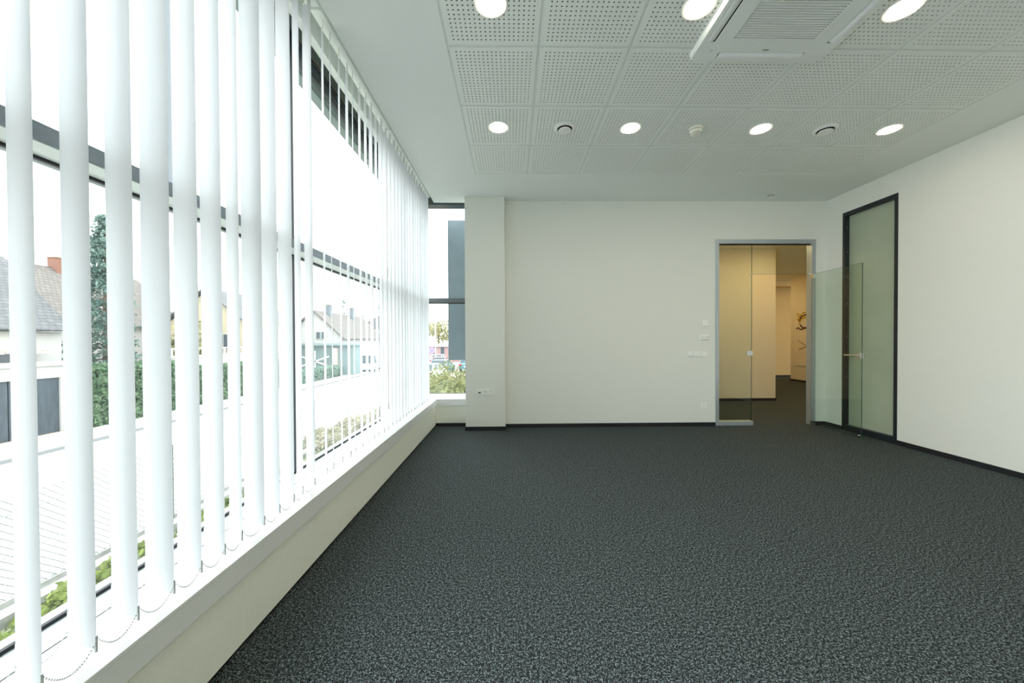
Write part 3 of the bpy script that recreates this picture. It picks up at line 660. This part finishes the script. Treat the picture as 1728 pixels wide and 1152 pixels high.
def round_tree(name, x, y, H, R, n, m, label, group=None):
    r = tag(empty(name, (x,y,GZ)), label, 'tree', group)
    MB().tube([(0,0,-.05),(.05,.02,H*.45),(0,0,H*.8)], [.16,.11,.03], 8).build('trunk', M_bark, r)
    b = MB(); pts = []
    for k in range(16):
        c = (rng.gauss(0,R*.42), rng.gauss(0,R*.42), H*.62+rng.gauss(0,H*.14)); s = R*rng.uniform(.3,.5)
        for q in range(n//16):
            u = Vector((rng.gauss(0,1),rng.gauss(0,1),rng.gauss(0,1))).normalized()*s*rng.uniform(.7,1.); pts.append((c[0]+u.x,c[1]+u.y,c[2]+u.z))
    leaves(b, pts, .16, rng); b.build('crown', m, r)
fol_a = foliage('autumn_yellow', (.15,.17,.08), (.40,.36,.18), .8); fol_g = foliage('far_green', (.10,.15,.08), (.25,.31,.17), .8)
round_tree('leafy_tree', -12.8, 63, 7.4, 3.0, 4200, fol_a, 'yellowing tree beyond the parked cars', 'trees beyond the car park')
round_tree('leafy_tree', -19.8, 71, 6.6, 2.6, 2600, fol_g, 'green tree left of the yellowing tree', 'trees beyond the car park')
round_tree('leafy_tree', -9.0, 68, 7.0, 2.6, 3000, fol_g, 'green tree right of the yellowing tree', 'trees beyond the car park')
round_tree('leafy_tree', -21.6, 24.2, 5.4, 1.2, 1200, fol_a, 'small yellowing tree behind the white garden wall')

# houses -------------------------------------------------------------
def roof_mat(name, c1, c2, sx):
    m, nt, out = new_mat(name); p = nt.nodes.new('ShaderNodeBsdfPrincipled'); tc = nt.nodes.new('ShaderNodeTexCoord'); w = nt.nodes.new('ShaderNodeTexBrick')
    mp = nt.nodes.new('ShaderNodeMapping'); mp.inputs['Rotation'].default_value = sx
    w.inputs['Scale'].default_value = 1.; w.inputs['Brick Width'].default_value = .24; w.inputs['Row Height'].default_value = .19; w.inputs['Mortar Size'].default_value = .016
    w.inputs['Color1'].default_value = (*c1,1); w.inputs['Color2'].default_value = (*c2,1); w.inputs['Mortar'].default_value = (*[c*.55 for c in c1],1)
    nt.links.new(tc.outputs['Object'], mp.inputs[0]); nt.links.new(mp.outputs[0], w.inputs['Vector']); nt.links.new(w.outputs['Color'], p.inputs['Base Color']); p.inputs['Roughness'].default_value = .85
    nt.links.new(p.outputs[0], out.inputs[0]); return m
M['rgrey'] = roof_mat('grey_roof_tiles', (.075,.08,.085), (.11,.11,.112), (0,0,pi/2)); M['rtan'] = roof_mat('tan_roof_tiles', (.095,.086,.078), (.125,.114,.102), (0,0,pi/2))
M['render'] = mat('white_house_render', (.35,.345,.33), .9, var=.02); M['creamr'] = mat('cream_house_render', (.34,.30,.21), .9, var=.03)
M['brick'] = mat('red_brick', (.17,.08,.055), .9, var=.2, nscale=20); M['hglass'] = mat('dark_window_glass', (.05,.065,.08), .15, var=.2)
M['wood'] = mat('dark_blue_boards', (.030,.042,.052), .6, var=.25, nscale=9, vec_scale=(1,1,.2)); M['tanwood'] = mat('tan_board', (.36,.29,.23), .8)
def slab(name, quad, th, m, par):
    a = [Vector(p) for p in quad]; n = (a[1]-a[0]).cross(a[2]-a[0]).normalized()
    if n.z < 0: n = -n
    k = len(a); vs = a+[p+n*th for p in a]
    return MB().add(vs, [tuple(range(k)), tuple(range(k,2*k))]+[(i,(i+1)%k,k+(i+1)%k,k+i) for i in range(k)]).build(name, m, par)
def house(name, label, pos=(0,0,0)): return tag(empty(name, pos), label, 'building')
# garage block with terrace
r = house('garage_building', 'white garage with dark board doors and a roof terrace', (-18.5, 9, GZ))
def P(bm, name, m, **k): return bm.build(name, m, r, at=(18.5,-9,-GZ), **k)
b = MB(); gx = -16.7
b.box(gx-.2, gx, 3, 10.9, GZ, .40).box(gx-.2, gx, 13.58, 13.75, GZ, .40).box(gx-.2, gx, 10.9, 13.58, -.05, .40).box(-18.97, gx-.2, 13.55, 13.75, GZ, .40).box(-18.97, gx-.2, 3, 13.55, .1, .40)
P(b, 'wall', M['render']); P(MB().box(gx-.25, gx+.12, 2.9, 13.9, .40, .54), 'parapet', mat('white_parapet', (.46,.45,.42), .9))
d = P(MB().box(gx-.12, gx-.06, 10.9, 12.22, -2.06, -.05).box(gx-.12, gx-.06, 12.25, 13.58, -2.06, -.05), 'garage_door', M['wood'])
b = MB()
for s, (ya, yb) in ((1,(10.96,12.17)),(-1,(12.31,13.52))):
    for k in range(7):
        ym = (ya+yb)/2; z0 = -1.95+k*.24
        b.add([(gx-.055,ya,z0+(.5 if s>0 else 0)),(gx-.055,yb,z0+(0 if s>0 else .5)),(gx-.055,yb,z0+.05+(0 if s>0 else .5)),(gx-.055,ya,z0+.05+(.5 if s>0 else 0))], [(0,1,2,3)])
b.build('diagonal_batten', mat('batten_blue', (.03,.045,.06), .6), d, at=(0,0,0))
P(MB().box(gx-.14, gx+.02, 10.9, 13.58, GZ, -2.06), 'sill_board', M['tanwood'])
# terrace room with awning
r = house('house', 'white house with grey hipped tile roof above the garage', (-23, 9, GZ))
def P(bm, name, m, **k): return bm.build(name, m, r, at=(23,-9,-GZ), **k)
P(MB().box(-27, -19.0, 2, 15.5, GZ, 1.66), 'wall', M['render'])
w = P(MB().box(-19.0, -18.96, 5, 14.6, .50, .98), 'window_band', M['hglass'])
b = MB()
for k in range(9): b.box(-18.96,-18.92,5.4+k*1.1,5.46+k*1.1,.5,.98)
b.build('mullion', M['render'], w)
b = MB(); b.prism([(-19.0,1.02),(-18.3,.92),(-18.3,.90),(-19.0,.98)], 'y', 5, 14.7)
for k in range(60): y = 5+k*.16; b.box(-18.32,-18.30,y,y+.13,.83-(k%2)*.02,.92)
P(b, 'awning', mat('cream_yellow_awning', (.60,.57,.42), .8, var=.2, nscale=3))
P(MB().box(-19.02,-18.98,12.4,13.0,.52,.96), 'yellow_curtain', mat('yellow_curtain', (.42,.36,.06), .8))
def hip(x0,x1,y0,y1,z,zr,off):
    xm = (x0+x1)/2; A,Bq,C,Dq = (x0,y0,z),(x1,y0,z),(x1,y1,z),(x0,y1,z); R0,R1 = (xm,y0+off,zr),(xm,y1-off,zr)
    return [(Bq,C,R1,R0),(A,Dq,R1,R0),(C,Dq,R1),(A,Bq,R0)]
for q in ([(-18.6,1.6,1.68),(-18.6,15.6,1.68),(-23.3,16.9,5.1),(-23.3,1.6,5.1)], [(-27.4,1.6,1.68),(-27.4,15.6,1.68),(-23.3,16.9,5.1),(-23.3,1.6,5.1)], [(-18.7,15.58,1.70),(-27.3,15.58,1.70),(-23.3,16.85,5.05)]):
    o = slab('roof', q, .08, M['rgrey'], r); o.location = (23,-9,-GZ)
sk = P(MB().box(-19.9,-19.5,14.0,14.0+.01,2.3,2.31), 'roof_vent', M['hglass'])
o = slab('skylight', [(-19.55,13.35,2.50),(-19.55,13.8,2.50),(-20.0,13.8,2.86),(-20.0,13.35,2.86)], .12, mat('yellowed_glass', (.35,.33,.22), .3), r); o.location = (23,-9,-GZ)
r = house('house', 'tall house with tan tile roof and red brick chimney', (-30, 22, GZ))
def P(bm, name, m, **k): return bm.build(name, m, r, at=(30,-22,-GZ), **k)
P(MB().box(-34.5,-26.4,17,29,GZ,2.4), 'wall', M['render'])
for q in ([(-26.0,17.4,2.2),(-26.0,29.4,2.2),(-30,29.4,6.05),(-30,17.4,6.05)], [(-34.8,17.4,2.2),(-34.8,29.4,2.2),(-30,29.4,6.05),(-30,17.4,6.05)]):
    o = slab('roof', q, .1, M['rtan'], r); o.location = (30,-22,-GZ)
c = P(MB().box(-30.1,-29.5,23.9,24.6,5.2,6.72), 'chimney', M['brick']); MB().box(-30.16,-29.44,23.84,24.66,6.72,6.80).build('chimney_cap', M['tanwood'], c)
# yellow house
r = house('house', 'pale yellow house with grey roof behind the garden wall', (-22, 28.5, GZ))
def P(bm, name, m, **k): return bm.build(name, m, r, at=(22,-27,-GZ), **k)
P(MB().box(-25,-19.6,25.2,31,GZ,2.6), 'wall', M['creamr']); 
for q in ([(-19.3,24.9,2.5),(-19.3,31.3,2.5),(-22.3,31.3,5.0),(-22.3,24.9,5.0)], [(-25.3,24.9,2.5),(-25.3,31.3,2.5),(-22.3,31.3,5.0),(-22.3,24.9,5.0)]):
    o = slab('roof', q, .1, M['rgrey'], r); o.location = (22,-27,-GZ)
P(MB().prism([(-25,2.6),(-19.6,2.6),(-22.3,4.9)], 'y', 25.2, 25.4), 'gable', M['creamr'])
w = P(MB().box(-21.5,-20.6,25.14,25.2,.6,1.8), 'window', M['render']); MB().box(-21.42,-21.08,25.12,25.14,.68,1.72).box(-21.02,-20.68,25.12,25.14,.68,1.72).build('pane', M['hglass'], w)
# white gable house
r = house('house', 'white gable house with tan roof and two chimneys beside the carport', (-20, 38.8, GZ))
def P(bm, name, m, **k): return bm.build(name, m, r, at=(20,-38,-GZ), **k)
P(MB().prism([(-22.8,GZ),(-17.3,GZ),(-17.3,1.65),(-20,4.15),(-22.8,1.6)], 'y', 36, 47), 'wall', M['render'])
for q in ([(-16.9,35.7,1.3),(-16.9,47.3,1.3),(-20,47.3,4.2),(-20,35.7,4.2)], [(-23.2,35.7,1.3),(-23.2,47.3,1.3),(-20,47.3,4.2),(-20,35.7,4.2)]):
    o = slab('roof', q, .14, M['rtan'], r); o.location = (20,-38,-GZ)
for x, y, h in ((-19.7,38.2,5.0),(-19.6,43.5,5.1)):
    c = P(MB().box(x-.35,x+.35,y-.35,y+.35,3.6,h), 'chimney', mat('grey_chimney', (.11,.135,.15), .9)); MB().box(x-.42,x+.42,y-.42,y+.42,h,h+.12).build('chimney_cap', M['tanwood'], c)
w = P(MB().box(-19.85,-18.75,35.93,36.0,1.35,2.15), 'window', M['render']); MB().box(-19.75,-19.42,35.90,35.93,1.42,2.08).box(-19.18,-18.85,35.90,35.93,1.42,2.08).build('pane', M['hglass'], w); MB().box(-19.40,-19.20,35.90,35.93,1.42,2.08).build('shutter', M['raffb'], w)
r = house('carport', 'dark green carport with white crossed braces before the gable house', (-18.6, 33.7, GZ))
def P(bm, name, m, **k): return bm.build(name, m, r, at=(18.6,-33,-GZ), **k)
P(MB().box(-21.0,-15.2,34.0,35.8,GZ,.75), 'body', mat('teal_grey_boards', (.13,.19,.19), .8, var=.1)); P(MB().box(-21.2,-15.0,33.6,36,.75,.95), 'roof_fascia', mat('teal_fascia', (.16,.22,.23), .8))
b = MB(); cx, cz = -18.75, -.75
for a in (90, 28, -28): b.add([(cx-1.5*cos(radians(a))-.06*sin(radians(a)),33.9,cz-1.0*sin(radians(a))+.06*cos(radians(a))),(cx+1.5*cos(radians(a))-.06*sin(radians(a)),33.9,cz+1.0*sin(radians(a))+.06*cos(radians(a))),(cx+1.5*cos(radians(a))+.06*sin(radians(a)),33.9,cz+1.0*sin(radians(a))-.06*cos(radians(a))),(cx-1.5*cos(radians(a))+.06*sin(radians(a)),33.9,cz-1.0*sin(radians(a))-.06*cos(radians(a)))], [(0,1,2,3)])
P(b, 'cross_brace', mat('white_brace', (.8,.8,.78), .7)); P(MB().box(-16.95,-16.65,33.7,34.0,GZ,.5), 'post', mat('pale_red_post', (.66,.42,.36), .7))
r = house('far_house', 'distant white house with grey roof past the gable house', (-18.5, 58, GZ))
def P(bm, name, m, **k): return bm.build(name, m, r, at=(17,-52,-GZ), **k)
P(MB().box(-22,-15.0,49,58,GZ,2.9), 'wall', M['render']); P(MB().prism([(-22.4,2.9),(-14.6,2.9),(-18.4,5.0)], 'y', 48.7, 58.3), 'roof', M['rgrey'])
P(MB().box(-17.2,-16.0,48.92,49,.2,1.4).box(-20.6,-19.4,48.92,49,.2,1.4), 'window', M['hglass'])
r = house('pavilion', 'long low pinkish building behind the parked cars', (-9.6, 54, GZ))
MB().box(-6,5,0,4,0,2.4).build('wall', mat('pink_render', (.26,.17,.165), .9), r); MB().box(-6.2,5.2,-.3,4.2,2.4,2.7).build('roof', mat('pale_roof_edge', (.34,.33,.33), .8), r)
b = MB()
for k in range(8): b.box(-4.6+k*1.2,-4.1+k*1.2,-.03,0,.6,2.3)
b.build('window', M['hglass'], r)
# dark grey fin panel outside the corner window
r = tag(empty('facade_panel', (-.75, 6.25, .92)), 'tall blue-grey metal panel hanging outside the corner window', 'panel')
M['fin'] = mat('blue_grey_metal', (.115,.155,.175), .5, var=.06, nscale=5)
MB().box(-.34, .9, 0, .05, 0, 2.42).build('sheet', M['fin'], r, bevel=.004); MB().box(-.347,-.337,-.004,.054,-.003,2.425).build('edge_trim', M['frame'], r)
MB().box(.2,.28,.05,.09,-3.1,2.3).box(.7,.78,.05,.09,-3.1,2.3).build('bracket', M['dark'], r)

# road sign
r = tag(empty('road_sign', (-7.95, 36, GZ)), 'round blue and red no-stopping sign on a slim pole', 'road sign')
MB().tube([(0,0,-.05),(0,0,2.85)], .03, 10).build('pole', M['alu'], r)
MB().lathe([(.32,-.05),(.32,-.035)], (0,0,2.38), 32, 'y').build('sign_face', mat('sign_blue', (.14,.17,.42), .5), r)
b = MB(); b.lathe([(.29,-.052),(.33,-.052),(.33,-.034),(.29,-.034)], (0,0,2.38), 32, 'y', caps=False)
for s in (1,-1): b.add([(-.2,-.053,2.38-s*.2-.03),(.2,-.053,2.38+s*.2-.03),(.2,-.053,2.38+s*.2+.03),(-.2,-.053,2.38-s*.2+.03)], [(0,1,2,3)])
b.build('sign_border', mat('sign_red', (.36,.08,.12), .5), r)
r = tag(empty('street_lamp', (-9.5, 45, GZ)), 'slim white lamp post beyond the parked cars', 'lamp post')
MB().tube([(0,0,-.05),(0,0,3.5),(0,0,6.4),(.3,-.3,6.7)], [.07,.06,.05,.04], 8).build('pole', mat('white_pole', (.72,.72,.70), .5), r); MB().box(.2,.6,-.6,-.2,6.66,6.78).build('lamp_head', M['alu'], r)

# parked cars
M['tyre'] = mat('tyre_rubber', (.015,.015,.016), .8); M['rim'] = mat('wheel_rim', (.45,.46,.47), .3, metal=.8); M['cwin'] = mat('car_window', (.03,.05,.06), .35, spec=.25)
M['tail'] = mat('tail_lamp', (.35,.02,.02), .3); M['headl'] = mat('head_lamp', (.75,.77,.78), .2)
def car(x, y, rz, colr, label, van=False):
    r = tag(empty('parked_car', (x,y,GZ), rz), label, 'car', 'parked cars along the street')
    paint = mat('car_paint', colr, .3, var=.02); hh = .35 if van else 0
    prof = [(-2.1,.30),(-2.12,.62),(-2.0,.84),(-1.25,.93),(-1.15,.94),(1.35,.97),(1.95,.95),(2.08,.80),(2.1,.32)]
    b = MB(); n = len(prof); ws = [.80,.84,.82]
    vs = []
    for s in (-1,1):
        vs += [(px, s*(.84 if pz < .85 else .80), pz) for px, pz in prof]
    b.add(vs, [tuple(range(n)), tuple(range(n,2*n))[::-1]]+[(i,(i+1)%n,n+(i+1)%n,n+i) for i in range(n)]); b.build('body', paint, r, bevel=.05, seg=3)
    cab = [(-1.15,.93),(-.45,1.38+hh),(.2,1.46+hh),(1.1,1.42+hh),(1.75,.97)]
    b = MB(); n = len(cab); b.add([(px, s*(.78 if pz < 1 else .62), pz) for s in (-1,1) for px, pz in cab], [tuple(range(n)), tuple(range(n,2*n))[::-1]]+[(i,(i+1)%n,n+(i+1)%n,n+i) for i in range(n)])
    b.build('cabin_glass', M['cwin'], r)
    b = MB(); b.add([(px, s*.63, pz+.012) for s in (-1,1) for px, pz in cab[1:4]], [(0,1,4,3),(1,2,5,4)]); 
    for s in (-1,1):
        for (p, q) in ((0,1),(4,3),):
            A = (cab[p][0], s*.79, cab[p][1]); Bq = (cab[q][0], s*.635, cab[q][1]+.01); b.tube([A,Bq], .035, 6)
        b.tube([(.25,s*.795,.96),(.25,s*.635,1.46+hh)], .035, 6); b.tube([(cab[1][0],s*.63,cab[1][1]),(.2,s*.63,1.465+hh),(cab[3][0],s*.63,cab[3][1])], .03, 6)
    b.build('roof', paint, r)
    for wx in (-1.32,1.30):
        for s in (-1,1):
            w = MB().lathe([(.20,-.09),(.31,-.09),(.32,-.05),(.32,.05),(.31,.09),(.20,.09)], (wx,s*.76,.32), 24, 'y').build('wheel', M['tyre'], r, smooth=True)
            MB().lathe([(.19,-.095),(.19,.095)], (wx,s*.76,.32), 16, 'y').build('rim', M['rim'], w)
    MB().box(-2.13,-2.02,-.76,-.45,.62,.76).box(-2.13,-2.02,.45,.76,.62,.76).build('headlamp', M['headl'], r); MB().box(2.0,2.11,-.78,-.5,.68,.86).box(2.0,2.11,.5,.78,.68,.86).build('tail_lamp', M['tail'], r)
    MB().box(2.09,2.12,-.26,.26,.55,.66).box(-2.14,-2.11,-.26,.26,.45,.56).build('licence_plate', M['plastic'], r)
car(-6.9, 30.5, radians(-97), (.42,.50,.54), 'pale blue car parked nearest the corner window')
car(-7.0, 36.2, radians(-95), (.05,.12,.13), 'dark teal car parked behind the pale blue car')
car(-8.2, 42.0, radians(-92), (.34,.07,.07), 'red car parked between teal and white cars')
car(-9.9, 49.0, radians(-92), (.62,.64,.66), 'white car parked farthest from the corner window')
car(-4.6, 40.0, radians(-95), (.06,.15,.16), 'dark green car half hidden above the bush mound')
car(-15.7, 40.0, radians(-80), (.45,.60,.74), 'light blue van parked past the carport', True)

# ------------------------------------------------------------------ sky and camera
w = bpy.data.worlds.new('overcast_sky'); SC.world = w; w.use_nodes = True; nt = w.node_tree; nt.nodes.clear()
out = nt.nodes.new('ShaderNodeOutputWorld'); bg = nt.nodes.new('ShaderNodeBackground'); tc = nt.nodes.new('ShaderNodeTexCoord'); sp = nt.nodes.new('ShaderNodeSeparateXYZ'); rp = nt.nodes.new('ShaderNodeValToRGB')
nt.links.new(tc.outputs['Generated'], sp.inputs[0]); nt.links.new(sp.outputs[2], rp.inputs[0])
rp.color_ramp.elements[0].position = 0.; rp.color_ramp.elements[0].color = (.92,.97,.99,1); rp.color_ramp.elements[1].position = 1.; rp.color_ramp.elements[1].color = (.96,.99,1.0,1)
nt.links.new(rp.outputs[0], bg.inputs[0]); bg.inputs[1].default_value = 3.2; nt.links.new(bg.outputs[0], out.inputs[0])

cam = bpy.data.cameras.new('camera'); co = bpy.data.objects.new('camera', cam); COL.objects.link(co)
yaw, pit_, roll = radians(.9981612), radians(-.5865156), radians(-.25015904)
fwd = Vector((sin(yaw)*cos(pit_), cos(yaw)*cos(pit_), sin(pit_))); right = Vector((cos(yaw), -sin(yaw), 0)); up = right.cross(fwd)
R2 = right*cos(roll)+up*sin(roll); U2 = up*cos(roll)-right*sin(roll)
co.matrix_world = Matrix(((R2.x,U2.x,-fwd.x,0),(R2.y,U2.y,-fwd.y,0),(R2.z,U2.z,-fwd.z,1.2807),(0,0,0,1)))
cam.sensor_width = 36; cam.lens = 606.5673/1728*36; cam.shift_x = (864-873.9138)/1728; cam.shift_y = (578.2341-576)/1728; cam.clip_start = .02; cam.clip_end = 500
SC.camera = co
vs = SC.view_settings; vs.view_transform = 'Standard'; vs.look = 'None'; vs.gamma = 1; vs.exposure = 1.07
try: vs.use_curve_mapping = False
except Exception: pass
SC.cycles.max_bounces = 12; SC.cycles.diffuse_bounces = 7; SC.cycles.transparent_max_bounces = 24; SC.cycles.sample_clamp_indirect = 8
